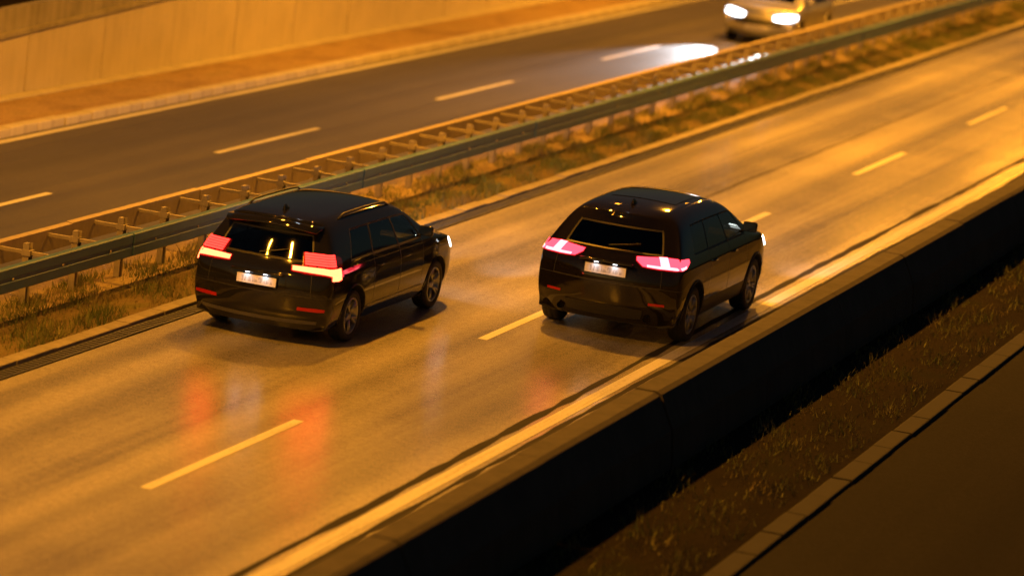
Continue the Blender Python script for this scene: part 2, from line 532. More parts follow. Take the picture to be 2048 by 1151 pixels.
# ------------------------------------------------------------------ grass on the median verge (uncountable)
def grass(name, x0, x1, y0, y1, N, hmin, hmax, label, z=0.03, clump=1.3):
    y = rng.uniform(y0, y1, N); x = rng.uniform(x0, x1, N)
    dens = np.sin(y * clump + 3 * np.sin(x * 4)) + np.sin(y * clump * 2.7 + x * 5) + rng.normal(0, 0.9, N)
    keep = dens > -0.5; x, y = x[keep], y[keep]; N = len(x)
    h = rng.uniform(hmin, hmax, N) * (0.7 + 0.5 * np.clip(dens[keep], 0, 2))
    a = rng.uniform(0, 2 * PI, N); w = rng.uniform(0.004, 0.009, N)
    lx, ly = rng.normal(0, 0.35, N) * h, rng.normal(0, 0.35, N) * h
    base = np.stack([x, y, np.full(N, z - 0.005)], 1); d = np.stack([np.cos(a) * w, np.sin(a) * w, np.zeros(N)], 1)
    tip = base + np.stack([lx, ly, h], 1)
    v = np.stack([base - d, base + d, tip], 1).reshape(-1, 3)
    me = bpy.data.meshes.new(name)
    me.vertices.add(3 * N); me.vertices.foreach_set('co', v.ravel())
    me.loops.add(3 * N); me.loops.foreach_set('vertex_index', np.arange(3 * N, dtype=np.int32))
    me.polygons.add(N); me.polygons.foreach_set('loop_start', np.arange(0, 3 * N, 3, dtype=np.int32))
    me.update(calc_edges=True); me.materials.append(M['grass'])
    o = bpy.data.objects.new(name, me); COL.objects.link(o)
    return tag(o, label, 'grass', kind='stuff')
grass('verge_grass', -18.95, -17.44, 30, 108, 110000, 0.04, 0.12, 'rough green and dry grass along the median guardrail')
grass('side_grass', -9.72, -8.2, 24, 62, 14000, 0.03, 0.09, 'sparse dark grass between the barrier and the side road', z=0.01)

# ------------------------------------------------------------------ cars
CARM = {}
CARM['glass'] = None
def glass_material(name, tint, refl=1.0):
    m = bpy.data.materials.new(name); m.use_nodes = True
    nt = m.node_tree; nt.nodes.remove(nt.nodes['Principled BSDF'])
    out = nt.nodes['Material Output']
    tr = nt.nodes.new('ShaderNodeBsdfTransparent'); tr.inputs[0].default_value = (*tint, 1)
    gl = nt.nodes.new('ShaderNodeBsdfGlossy'); gl.inputs['Roughness'].default_value = 0.03
    fr = nt.nodes.new('ShaderNodeFresnel'); fr.inputs['IOR'].default_value = 1.6
    mx = nt.nodes.new('ShaderNodeMixShader')
    nt.links.new(fr.outputs[0], mx.inputs[0]); nt.links.new(tr.outputs[0], mx.inputs[1]); nt.links.new(gl.outputs[0], mx.inputs[2])
    nt.links.new(mx.outputs[0], out.inputs[0])
    return m
CARM['glass'] = glass_material('window_glass', (0.42, 0.45, 0.4))
CARM['privacy'] = glass_material('tinted_glass', (0.10, 0.10, 0.09))
CARM['black'] = simple('black_plastic', (0.015, 0.015, 0.016), 0.55)
CARM['rubber'] = simple('tyre_rubber', (0.018, 0.018, 0.018), 0.8, bump=0.2, scale=60)
CARM['alloy'] = simple('alloy', (0.32, 0.33, 0.34), 0.35, metal=0.9)
CARM['chrome'] = simple('chrome', (0.7, 0.7, 0.7), 0.12, metal=1.0)
CARM['seat'] = simple('seat_fabric', (0.03, 0.03, 0.032), 0.9)
CARM['reflector'] = simple('red_reflector', (0.35, 0.01, 0.01), 0.2)
CARM['disc'] = simple('brake_disc', (0.2, 0.19, 0.18), 0.45, metal=0.8)
CARM['lens_dark'] = simple('red_lens_unlit', (0.16, 0.005, 0.006), 0.12, coat=1.0)
CARM['head_off'] = simple('clear_lens', (0.25, 0.26, 0.27), 0.1, coat=1.0)
CARM['plate_lamp'] = emitter('plate_lamp', (0.85, 0.9, 1.0), 4)
CARM['head_on'] = emitter('headlamp', (0.9, 0.95, 1.0), 40)
def plate_material():
    m, nt, b = new_mat('number_plate_face')
    v = mapped(nt, (1, 1, 1))
    n = noise(nt, mapped(nt, (26, 1, 9)), 1.0, 2)
    tc = nt.nodes.new('ShaderNodeTexCoord'); sp = nt.nodes.new('ShaderNodeSeparateXYZ'); nt.links.new(tc.outputs['Object'], sp.inputs[0])
    band = math_node(nt, 'LESS_THAN', math_node(nt, 'ABSOLUTE', sp.outputs['Z']), 0.034)
    inx = math_node(nt, 'LESS_THAN', math_node(nt, 'ABSOLUTE', sp.outputs['X']), 0.21)
    k = math_node(nt, 'MULTIPLY', math_node(nt, 'MULTIPLY', band, inx), ramp(nt, [(0.44, (0, 0, 0)), (0.56, (0.45, 0.45, 0.45))], n))
    nt.links.new(mix_rgb(nt, k, (0.72, 0.72, 0.72), (0.08, 0.08, 0.09)), b.inputs['Base Color'])
    b.inputs['Roughness'].default_value = 0.4
    return m
CARM['plate'] = plate_material()

def tag_split(me, ids):
    """evaluated mesh -> {id: (verts, faces)}"""
    co = [v.co.copy() for v in me.vertices]
    parts = {}
    for p in me.polygons:
        d = parts.setdefault(p.material_index, ({}, [], []))
        idx = []
        for vi in p.vertices:
            if vi not in d[0]:
                d[0][vi] = len(d[1]); d[1].append(co[vi])
            idx.append(d[0][vi])
        d[2].append(tuple(idx))
    return {ids[k]: (d[1], d[2]) for k, d in parts.items()}

def lathe(prof, n=40, material=None, name='', parent=None, smooth=True):
    # prof (r, x) revolved around the x axis
    v = []; f = []
    m = len(prof)
    for q in range(n):
        a = 2 * PI * q / n
        v += [(x, r * math.cos(a), r * math.sin(a)) for r, x in prof]
    for q in range(n):
        b_ = ((q + 1) % n) * m
        for k in range(m - 1): f.append((q * m + k, q * m + k + 1, b_ + k + 1, b_ + k))
    o = mesh_obj(name, v, f, material, parent, smooth)
    return o

def make_wheel(car, x, y, S):
    R_, W_ = S['wheel_r'], S['wheel_w']
    rr = R_ * 0.70
    h = W_ / 2
    prof = [(rr, -h * .8), (rr + .02, -h * .95), (R_ - .05, -h), (R_ - .018, -h * .93), (R_ - .003, -h * .7), (R_, -h * .35), (R_ - .006, -h * .3), (R_, -h * .25),
            (R_, h * .25), (R_ - .006, h * .3), (R_, h * .35), (R_ - .003, h * .7), (R_ - .018, h * .93), (R_ - .05, h), (rr + .02, h * .95), (rr, h * .8)]
    w = lathe(prof, 44, CARM['rubber'], 'wheel', car)
    w.location = (x, y, R_)
    w.rotation_euler = (random.uniform(0, 1), 0, 0 if x > 0 else PI)
    if x < 0: w.rotation_euler = (0, 0, PI)
    lathe([(rr + .004, -h * .8), (rr + .004, h * .86), (rr - .012, h * .9), (rr - .022, h * .8), (rr - .03, -h * .7), (0.07, -h * .7)], 40, CARM['alloy'], 'rim', w)
    bm = bmesh.new()
    ns = S.get('spokes', 5)
    for q in range(ns):
        for d in (-0.11, 0.11):
            a = 2 * PI * q / ns + d
            c, s = math.cos(a), math.sin(a)
            pts = [(h * .55, 0.05 * c, 0.05 * s), (h * .70, rr * .55 * c, rr * .55 * s), (h * .72, (rr - .01) * math.cos(a + d * .35), (rr - .01) * math.sin(a + d * .35))]
            add_tube(bm, pts, [0.024, 0.017, 0.02], 6)
    bm_obj('spokes', bm, CARM['alloy'], w, smooth=True)
    lathe([(0.0, h * .72), (0.05, h * .70), (0.062, h * .6), (0.062, 0)], 20, CARM['alloy'], 'hub_cap', w)
    lathe([(0.05, -h * .1), (0.145, -h * .1), (0.145, h * .05), (0.05, h * .05)], 28, CARM['disc'], 'brake_disc', w)
    return w

def make_car(S, loc, rz=0.0):
    car = empty('car', loc, rz)
    tag(car, S['label'], 'car')
    paint = S['paint']
    SX = [-1, -.82, -.42, 0, .42, .82, 1]
    wb, ro, fo = S['wb'], S['ro'], S['fo']
    rear, front = -wb / 2 - ro, wb / 2 + fo
    Wd, H = S['W'] / 2, S['H']
    YL = [rear, rear + .22, rear + .82, -.86, .08, 1.0, 1.25, 1.66, front - .22, front]
    Z = S['Z']                      # k0..k6
    HW = S['HW']
    Y5, Y6 = S['Y5'], S['Y6']       # offsets for j0..j6
    hood = S['hood']                # z for j6..j9 at k4
    taper = [.93, .985, 1, 1, 1, 1, 1, .995, .965, .85]
    roofz = S['roofz']              # dz at k6 for j0..j6
    def pos(i, j, k):
        u = SX[i]
        if k <= 4:
            y = YL[j]
            if j == 0:
                y += [.13, .02, 0.0, S['r3'], S['r4']][k] + S['bow_r'] * abs(u) ** 2.5
            elif j == 9:
                y -= [.12, .0, .02, .10, .22][k] + .30 * abs(u) ** 2.2
            elif j == 8:
                y -= .06 * abs(u) ** 2
            z = Z[k]
            if j >= 6:
                t = hood[j - 6]
                z = Z[0] + (Z[k] - Z[0]) * (t - Z[0]) / (Z[4] - Z[0])
                if k == 4: z += .05 * (1 - u * u)
            if k == 0: z += .03 * (abs(u) > .9)
            x = u * HW[k] * taper[j] * Wd
        else:
            y = (Y5 if k == 5 else Y6)[j]
            z = Z[k]
            if k == 6: z += roofz[j] + .035 * (1 - u * u)
            elif k == 5: z += roofz[j] * .6
            if j == 0: y += S['bow_r'] * .8 * abs(u) ** 2.5
            if j == 6: y -= .16 * abs(u) ** 2
            t = [.96, .985, 1, 1, 1, .99, .95][j]
            x = u * HW[k] * t * Wd
        return Vector((x, y, z))
    def present(i, j, k):
        return 0 <= i < 6 and 0 <= j < 9 and (0 <= k < 4 or (4 <= k < 6 and 0 <= j < 6))
    ids = []
    def pid(name):
        if name not in ids: ids.append(name)
        return ids.index(name)
    def part_of(d, i, j, k):
        if d[2] == -1: return 'underbody'
        if d[1] == -1:
            if k == 4 and 1 <= i <= 4: return 'rear_window'
            if k in (2, 3) and 1 <= i <= 4: return 'tailgate'
            if k <= 1: return 'rear_bumper'
        if d[1] == 1:
            if k == 4 and 1 <= i <= 4: return 'windscreen'
            if k <= 1: return 'front_bumper'
            if k == 2 and 1 <= i <= 4: return 'grille'
        if d[0]:
            sd_ = 'right' if d[0] > 0 else 'left'
            if k == 4 and j == 2: return 'quarter_window_' + sd_
            if k == 4 and j == 3: return 'rear_side_window_' + sd_
            if k == 4 and j == 4: return 'front_side_window_' + sd_
            if k in (1, 2, 3) and j == 3: return 'rear_door_' + sd_
            if k in (1, 2, 3) and j == 4: return 'front_door_' + sd_
            if k == 0 and 2 <= j <= 5: return 'sill_' + sd_
            if j == 0 and k <= 1: return 'rear_bumper'
            if j == 8 and k <= 1: return 'front_bumper'
        if d[2] == 1 and j >= 6 and 1 <= i <= 4: return 'bonnet'
        return 'body'
    vid = {}; verts = []; faces = []; fid = []
    def V(i, j, k):
        if (i, j, k) not in vid:
            vid[(i, j, k)] = len(verts); verts.append(pos(i, j, k))
        return vid[(i, j, k)]
    DIRS = {(1, 0, 0): [(1, 0, 0), (1, 1, 0), (1, 1, 1), (1, 0, 1)], (-1, 0, 0): [(0, 0, 0), (0, 0, 1), (0, 1, 1), (0, 1, 0)],
            (0, 1, 0): [(0, 1, 0), (0, 1, 1), (1, 1, 1), (1, 1, 0)], (0, -1, 0): [(0, 0, 0), (1, 0, 0), (1, 0, 1), (0, 0, 1)],
            (0, 0, 1): [(0, 0, 1), (1, 0, 1), (1, 1, 1), (0, 1, 1)], (0, 0, -1): [(0, 0, 0), (0, 1, 0), (1, 1, 0), (1, 0, 0)]}
    for i in range(6):
        for j in range(9):
            for k in range(6):
                if not present(i, j, k): continue
                for d, q in DIRS.items():
                    if present(i + d[0], j + d[1], k + d[2]): continue
                    faces.append([V(i + a, j + b_, k + c) for a, b_, c in q])
                    fid.append(pid(part_of(d, i, j, k)))
    liners = {(sx, fy): pid('wheel_housing_%s_%s' % ('left' if sx < 0 else 'right', 'rear' if fy < 0 else 'front')) for sx in (-1, 1) for fy in (-1, 1)}
    me = bpy.data.meshes.new('cage')
    me.from_pydata(verts, [], faces)
    for n_ in ids: me.materials.append(bpy.data.materials.get('id_' + n_) or bpy.data.materials.new('id_' + n_))
    me.polygons.foreach_set('material_index', fid)
    # creases: belt line, roof edges, spoiler edge
    cr_ = me.attributes.new('crease_edge', 'FLOAT', 'EDGE')
    inv = {v_: k_ for k_, v_ in vid.items()}
    for e in me.edges:
        a, b_ = inv[e.vertices[0]], inv[e.vertices[1]]
        c = 0.0
        if a[2] == b_[2] == 3 and abs(a[0] - 3) == abs(b_[0] - 3) == 3: c = 0.45
        if a[2] == b_[2] == 4 and abs(a[0] - 3) == abs(b_[0] - 3) == 3: c = 0.35
        if a[2] == b_[2] == 6 and a[1] == b_[1] == 0: c = 0.7
        if a[2] == b_[2] == 1 and a[1] == b_[1] == 0: c = 0.4
        if a[2] == b_[2] == 0: c = 0.6
        if a[2] == b_[2] == 2 and a[1] == b_[1] == 0: c = 0.3
        cr_.data[e.index].value = c
    me.update()
    tmp = bpy.data.objects.new('cage', me); COL.objects.link(tmp)
    sm = tmp.modifiers.new('s', 'SUBSURF'); sm.levels = 3; sm.render_levels = 3
    bpy.context.view_layer.update()
    dg = bpy.context.evaluated_depsgraph_get()
    me2 = bpy.data.meshes.new_from_object(tmp.evaluated_get(dg))
    # rescale to the true size
    co = np.empty(len(me2.vertices) * 3); me2.vertices.foreach_get('co', co); co = co.reshape(-1, 3)
    lo, hi = co.min(0), co.max(0)
    tlo = np.array([-Wd, rear, S['clear']]); thi = np.array([Wd, front, H])
    co = tlo + (co - lo) / (hi - lo) * (thi - tlo)
    me2.vertices.foreach_set('co', co.ravel()); me2.update()
    tmp.modifiers.clear(); tmp.data = me2
    # wheel arches
    bm = bmesh.new()
    ra = S['wheel_r'] + .055
    for sx in (-1, 1):
        for y in (-wb / 2, wb / 2):
            r_ = bmesh.ops.create_cone(bm, cap_ends=True, segments=48, radius1=ra, radius2=ra, depth=0.5,
                                       matrix=Matrix.Translation((sx * (Wd + .25 - .30), y, S['wheel_r'] + .01)) @ Matrix.Rotation(PI / 2, 4, 'Y'))
    cme = bpy.data.meshes.new('cut'); bm.to_mesh(cme); bm.free()
    for n_ in ids: cme.materials.append(bpy.data.materials['id_' + n_])
    cme.polygons.foreach_set('material_index', [liners[(1 if p.center.x > 0 else -1, 1 if p.center.y > 0 else -1)] for p in cme.polygons])
    cut = bpy.data.objects.new('cut', cme); COL.objects.link(cut)
    bo = tmp.modifiers.new('b', 'BOOLEAN'); bo.operation = 'DIFFERENCE'; bo.object = cut; bo.solver = 'EXACT'
    bpy.context.view_layer.update()
    dg = bpy.context.evaluated_depsgraph_get()
    me3 = bpy.data.meshes.new_from_object(tmp.evaluated_get(dg))
    bpy.data.objects.remove(tmp); bpy.data.objects.remove(cut)
    bm = bmesh.new(); bm.from_mesh(me3)
    tree = BVHTree.FromBMesh(bm)
    gap = pid('panel_gap'); trim = pid('window_seal')
    for n_ in list(ids):
        if n_ in ('body', 'underbody', 'panel_gap', 'window_seal') or n_.startswith('wheel_housing'): continue
        k = ids.index(n_)
        fs = [f_ for f_ in bm.faces if f_.material_index == k]
        if not fs: continue
        win = 'window' in n_ or n_ == 'windscreen'
        r_ = bmesh.ops.inset_region(bm, faces=fs, thickness=0.022 if win else 0.008, depth=-0.006 if win else 0.0, use_even_offset=True, use_boundary=False)
        for f_ in r_['faces']: f_.material_index = trim if win else gap
    bm.to_mesh(me3); bm.free()
    parts = tag_split(me3, ids)
    nice = {'body': paint, 'tailgate': paint, 'bonnet': paint, 'rear_bumper': paint, 'front_bumper': paint, 'panel_gap': CARM['black'], 'window_seal': CARM['black'],
            'underbody': CARM['black'], 'wheel_housing': CARM['black'], 'grille': CARM['black']}
    objs = {}
    for n_, (vv, ff) in parts.items():
        if 'window' in n_ and n_ != 'window_seal' or n_ == 'windscreen':
            m = CARM['privacy'] if n_ in S['tinted'] or (n_[:7] in ('quarter',) and S['tinted']) else CARM['glass']
        elif n_ in nice: m = nice[n_]
        elif n_.startswith('wheel_housing'): m = CARM['black']
        elif n_.startswith('sill'): m = CARM['black'] if S.get('cladding') else paint
        else: m = paint
        nm = n_.replace('_left', '').replace('_right', '')
        if nm.startswith('wheel_housing'): nm = 'wheel_housing'
        objs[n_] = mesh_obj(nm, vv, ff, m, car, smooth=True)
    bpy.data.meshes.remove(me3)

    # ---- surface patches: columns (phi, zlo, zhi) cast outwards from an axis inside the car
    def hit(o, d):
        h, n_, i_, dist = tree.ray_cast(Vector(o), Vector(d).normalized())
        return (h, n_) if h is not None else (Vector(o) + Vector(d).normalized() * 0.5, Vector(d))
    def patch(name, y_ax, cols, off, material, parent, mirror=1, rows=3, depth=0.02, x_ax=0.0):
        top = []; bot = []
        cc = []
        for a in range(len(cols) - 1):
            for t in (0, .34, .67): cc.append(tuple(cols[a][q] * (1 - t) + cols[a + 1][q] * t for q in range(3)))
        cc.append(cols[-1])
        v = []; f = []
        nr = rows + 1
        for (ph, zl, zh) in cc:
            d = (mirror * math.sin(ph), -math.cos(ph), 0)
            for r_ in range(nr):
                z = zl + (zh - zl) * r_ / rows
                p, n_ = hit((mirror * x_ax, y_ax, z), d)
                if n_.dot(Vector(d)) < 0: n_ = -n_
                v.append(p + n_ * off)
        m_ = len(v)
        nv = [p.copy() for p in v]
        for ci, (ph, zl, zh) in enumerate(cc):
            d = Vector((mirror * math.sin(ph), -math.cos(ph), 0))
            for r_ in range(nr): nv[ci * nr + r_] = v[ci * nr + r_] - d * (depth + off)
        v += nv
        for a in range(len(cc) - 1):
            for r_ in range(rows):
                q = (a * nr + r_, (a + 1) * nr + r_, (a + 1) * nr + r_ + 1, a * nr + r_ + 1)
                f.append(q if mirror > 0 else q[::-1])
            for r_ in (0, rows):
                q = (a * nr + r_, m_ + a * nr + r_, m_ + (a + 1) * nr + r_, (a + 1) * nr + r_)
                f.append(q)
        for a in (0, len(cc) - 1):
            for r_ in range(rows): f.append((a * nr + r_, a * nr + r_ + 1, m_ + a * nr + r_ + 1, m_ + a * nr + r_))
        return mesh_obj(name, v, f, material, parent, smooth=False)
    S['detail'](car, S, dict(patch=patch, hit=hit, rear=rear, front=front, Wd=Wd, H=H, wb=wb, paint=paint, objs=objs))

    for sx in (-1, 1):
        for y in (-wb / 2, wb / 2):
            make_wheel(car, sx * (Wd - S['wheel_w'] / 2 - .015), y, S)
            # arch lip
            bm = bmesh.new(); pts = []
            for q in range(25):
                a = PI * (-0.06 + 1.12 * q / 24)
                yy, zz = y + math.cos(a) * ra, S['wheel_r'] + .01 + math.sin(a) * ra
                p, n_ = hit((sx * .3 * 0 , yy + 0.0, zz + .0), (sx, 0, 0)) if False else hit((sx * (Wd + .5), yy + math.cos(a) * .012, zz + math.sin(a) * .012), (-sx, 0, 0))
                if abs(p.x) < Wd - .2: continue
                pts.append(p)
            if len(pts) > 4:
                add_tube(bm, pts, 0.016 if S.get('cladding') else 0.010, 6)
                bm_obj('arch_lip', bm, CARM['black'] if S.get('cladding') else paint, car, smooth=True)
            else: bm.free()
    # mirrors, handles
    for sx in (-1, 1):
        p, n_ = hit((0, .86, Z[4] + .04), (sx, 0, 0))
        bm = bmesh.new()
        vs2 = add_box(bm, (0, 0, 0), (.20, .11, .14))
        for v_ in vs2:
            if v_.co.y > 0: v_.co.x *= .75; v_.co.z *= .75
        mo = bm_obj('mirror', bm, paint, car, smooth=True, bevel=.03)
        mo.location = (p.x + sx * .11, .84, Z[4] + .10)
        bm = bmesh.new(); add_box(bm, (0, -.058, 0), (.165, .006, .105)); bm_obj('mirror_glass', bm, CARM['chrome'], mo)
        bm = bmesh.new(); add_tube(bm, [(-sx * .14, .0, -.09), (-sx * .05, 0, -.04)], .022, 6); bm_obj('mirror_stalk', bm, CARM['black'], mo)
        for y, key in ((-.66, 'rear_door_'), (.26, 'front_door_')):
            zz = Z[3] - .02
            p, n_ = hit((0, y, zz), (sx, 0, 0))
            bm = bmesh.new(); add_tube(bm, [(-0.01 * sx, -.095, 0), (.028 * sx, -.07, 0), (.03 * sx, .07, 0), (-0.01 * sx, .095, 0)], .012, 6)
            d_ = objs.get(key + ('right' if sx > 0 else 'left'))
            bm_obj('door_handle', bm, paint, d_ or car, smooth=True, loc=p)
    # interior
    fl = S['clear'] + .12
    for sx in (-1, 1):
        for y, w_ in ((.05, .5), (-.85, .56)):
            bm = bmesh.new(); add_box(bm, (0, .28, .38 + fl), (w_, .5, .14))
            st_ = bm_obj('seat', bm, CARM['seat'], car, smooth=True, bevel=.04, loc=(sx * .37, y, 0))
            bm = bmesh.new(); add_box(bm, (0, 0, .72 + fl), (w_ * .92, .13, .62), Matrix.Rotation(-.2, 3, 'X')); bm_obj('backrest', bm, CARM['seat'], st_, smooth=True, bevel=.04)
            bm = bmesh.new(); add_box(bm, (0, -.16, 1.09 + fl), (.25, .1, .17), Matrix.Rotation(-.15, 3, 'X')); bm_obj('headrest', bm, CARM['seat'], st_, smooth=True, bevel=.035)
    bm = bmesh.new(); add_box(bm, (0, .98, Z[4] - .16), (Wd * 1.6, .42, .24)); bm_obj('dashboard', bm, CARM['black'], car, smooth=True, bevel=.05)
    bm = bmesh.new()
    add_tube(bm, [(-.37 + .18 * math.cos(a), .62 - .05 * math.sin(a), Z[4] - .1 + .18 * math.sin(a)) for a in np.linspace(0, 2 * PI, 20)], .014, 6); bm_obj('steering_wheel', bm, CARM['black'], car, smooth=True)
    return car

def spot(car, loc, rot, energy, size, col, blend=0.6, name='headlight_beam'):
    l = bpy.data.lights.new(name, 'SPOT'); l.energy = energy; l.spot_size = size; l.spot_blend = blend
    l.color = col; l.shadow_soft_size = 0.06
    o = bpy.data.objects.new(name, l); COL.objects.link(o); o.parent = car; o.location = loc; o.rotation_euler = rot
    return o

def plate_and_lamps(car, X, z, y_in, w=.52, lit=1.0):
    p, n_ = X['hit']((0, y_in, z), (0, -1, 0))
    pl = mesh_obj('number_plate', *box_geo((0, 0, 0), (w, .012, .11)), CARM['plate'], car)
    pl.location = (0, p.y - .018, z)
    pl.rotation_euler = (-0.05, 0, 0)
    bm = bmesh.new(); add_box(bm, (0, .006, 0), (w + .02, .012, .13)); bm_obj('plate_holder', bm, CARM['black'], pl)
    bm = bmesh.new(); add_box(bm, (0, 0, 0), (w + .16, .05, .035)); hd = bm_obj('tailgate_grip', bm, X['paint'], car, smooth=True, bevel=.012, loc=(0, p.y - .022, z + .105))
    for sx in (-1, 1):
        lm = mesh_obj('plate_lamp', *box_geo((0, 0, 0), (.05, .02, .008)), CARM['plate_lamp'], hd); lm.location = (sx * .12, -.012, -.022)
        l = bpy.data.lights.new('plate_light', 'AREA'); l.energy = .16 * lit; l.size = .04; l.color = (.86, .9, 1.0)
        o = bpy.data.objects.new('plate_light', l); COL.objects.link(o); o.parent = car
        o.location = (sx * .12, p.y - .06, z + .07); o.rotation_euler = (-.25, 0, 0)
    return pl

def box_geo(c, s):
    v = [(c[0] + a * s[0] / 2, c[1] + b_ * s[1] / 2, c[2] + d * s[2] / 2) for a in (-1, 1) for b_ in (-1, 1) for d in (-1, 1)]
    return v, [(0, 1, 3, 2), (4, 6, 7, 5), (0, 4, 5, 1), (2, 3, 7, 6), (0, 2, 6, 4), (1, 5, 7, 3)]

def common_detail(car, S, X):
    # shark-fin aerial, wiper, spoiler
    top, n_ = X['hit']((0, S['Y6'][0] + .42, 1.0), (0, 0, 1))
    bm = bmesh.new()
    vs2 = add_box(bm, (0, 0, .03), (.05, .16, .07))
    for v_ in vs2:
        if v_.co.z > .03: v_.co.x *= .3; v_.co.y = v_.co.y * .35 - .05
    bm_obj('aerial_fin', bm, X['paint'], car, smooth=True, bevel=.008, loc=top)
    # headlights
    for sx in (-1, 1):
        zc = S['head_z']
        X['patch']('headlight', X['front'] - 1.1, [(PI - .38, zc - .05, zc + .05), (PI - .55, zc - .07, zc + .08), (PI - .75, zc - .05, zc + .12), (PI - .93, zc + .02, zc + .13)],
                   .006, S['head_mat'], car, sx)
        spot(car, (sx * .68, X['front'] + .05, zc), (PI / 2 - S.get('dip', .14), 0, S.get('toe', 0)), S['beam'], math.radians(S.get('cone', 30)), (.86, .93, 1.0), 1.0)

def wiper(car, X, z0, z1, y_in, tilt=.6):
    bm = bmesh.new(); pts = []
    for t in np.linspace(0, 1, 6):
        x = -.05 + .42 * t * tilt * 1.5
        z = z0 + (z1 - z0) * t * .35
        p, n_ = X['hit']((x, y_in, z), (0, -1, 0)); pts.append(p + Vector((0, -.016, .006)))
    add_tube(bm, pts, .008, 6); bm_obj('rear_wiper', bm, CARM['black'], car)

TAIL_A = emitter('tail_red_glow', (1.0, .019, .013), 7.5, (.3, .01, .01))
TAIL_A_HOT = emitter('tail_red_bright', (1.0, .065, .023), 15.0, (.3, .01, .01))
TAIL_B = emitter('tail_crimson', (1.0, .034, .058), 5.0, (.3, .01, .02))
TAIL_B_HOT = emitter('tail_crimson_bright', (1.0, .11, .13), 9.0, (.3, .01, .02))

def detail_left(car, S, X):
    common_detail(car, S, X)
    P = X['patch']; ya = X['rear'] + 1.0
    for sx in (-1, 1):
        # dark red housing wrapping the corner, then lit strips on it
        tl = P('tail_light', ya, [(.41, .92, .995), (.54, .91, 1.0), (.56, .905, 1.15), (.76, .90, 1.155), (.96, .87, 1.14), (1.10, .88, 1.09)], .010, CARM['lens_dark'], car, sx)
        for q in range(5):
            z = 1.012 + .028 * q
            P('light_strip', ya, [(.58, z, z + .021), (.76, z, z + .021), (.94, z - .004, z + .017)], .016, TAIL_A, tl, sx, rows=1, depth=.004)
        P('light_bar', ya, [(.43, .935, .985), (.58, .93, .988), (.78, .92, .988), (.96, .89, .98), (1.04, .895, .98)], .017, TAIL_A_HOT, tl, sx, rows=2, depth=.004)
        P('light_hook', ya, [(.86, .85, .905), (.96, .84, .895), (1.04, .85, .89)], .016, TAIL_A_HOT, tl, sx, rows=2, depth=.004)
        P('bumper_reflector', ya, [(.52, .46, .50), (.70, .46, .505), (.80, .465, .50)], .006, CARM['reflector'], car, sx, rows=1)
    plate_and_lamps(car, X, .76, -1.3)
    wiper(car, X, 1.08, 1.32, -1.1)
    # roof spoiler
    bm = bmesh.new(); v = []
    e = S['Y6'][0]
    z = S['H'] - .085
    for (y, dz, w_) in ((e + .22, .03, .60), (e - .02, .012, .63), (e - .14, -.03, .60), (e - .13, -.055, .60), (e + .02, -.06, .60), (e + .22, -.06, .56)):
        v.append([bm.verts.new((w_ * u, y + .10 * abs(u) ** 2.5, z + dz - .05 * u * u)) for u in np.linspace(-1, 1, 11)])
    for a in range(6):
        for b_ in range(10): bm.faces.new((v[a][b_], v[a][b_ + 1], v[(a + 1) % 6][b_ + 1], v[(a + 1) % 6][b_]))
    for b_ in (0, 10): bm.faces.new([v[a][b_] for a in range(6)])
    bm_obj('spoiler', bm, X['paint'], car, smooth=True)
    # roof rails
    for sx in (-1, 1):
        pts = []
        for y in np.linspace(-1.45, .25, 12):
            p, n_ = X['hit']((sx * .60, y, 1.2), (0, 0, 1)); pts.append(p + Vector((0, 0, .045 if -1.40 < y < .2 else 0.0)))
        bm = bmesh.new(); add_tube(bm, pts, .014, 8); bm_obj('roof_rail', bm, CARM['black'], car, smooth=True)
    # paler lower bumper lip
    P('bumper_lip', ya, [(0, .285, .33), (.3, .285, .33), (.55, .29, .335), (.75, .30, .34)], .012, CARM['galv_lip'], car, 1, rows=1)
    P('bumper_lip', ya, [(0, .285, .33), (.3, .285, .33), (.55, .29, .335), (.75, .30, .34)], .012, CARM['galv_lip'], car, -1, rows=1)

CARM['galv_lip'] = simple('grey_plastic', (0.10, 0.10, 0.11), 0.4)

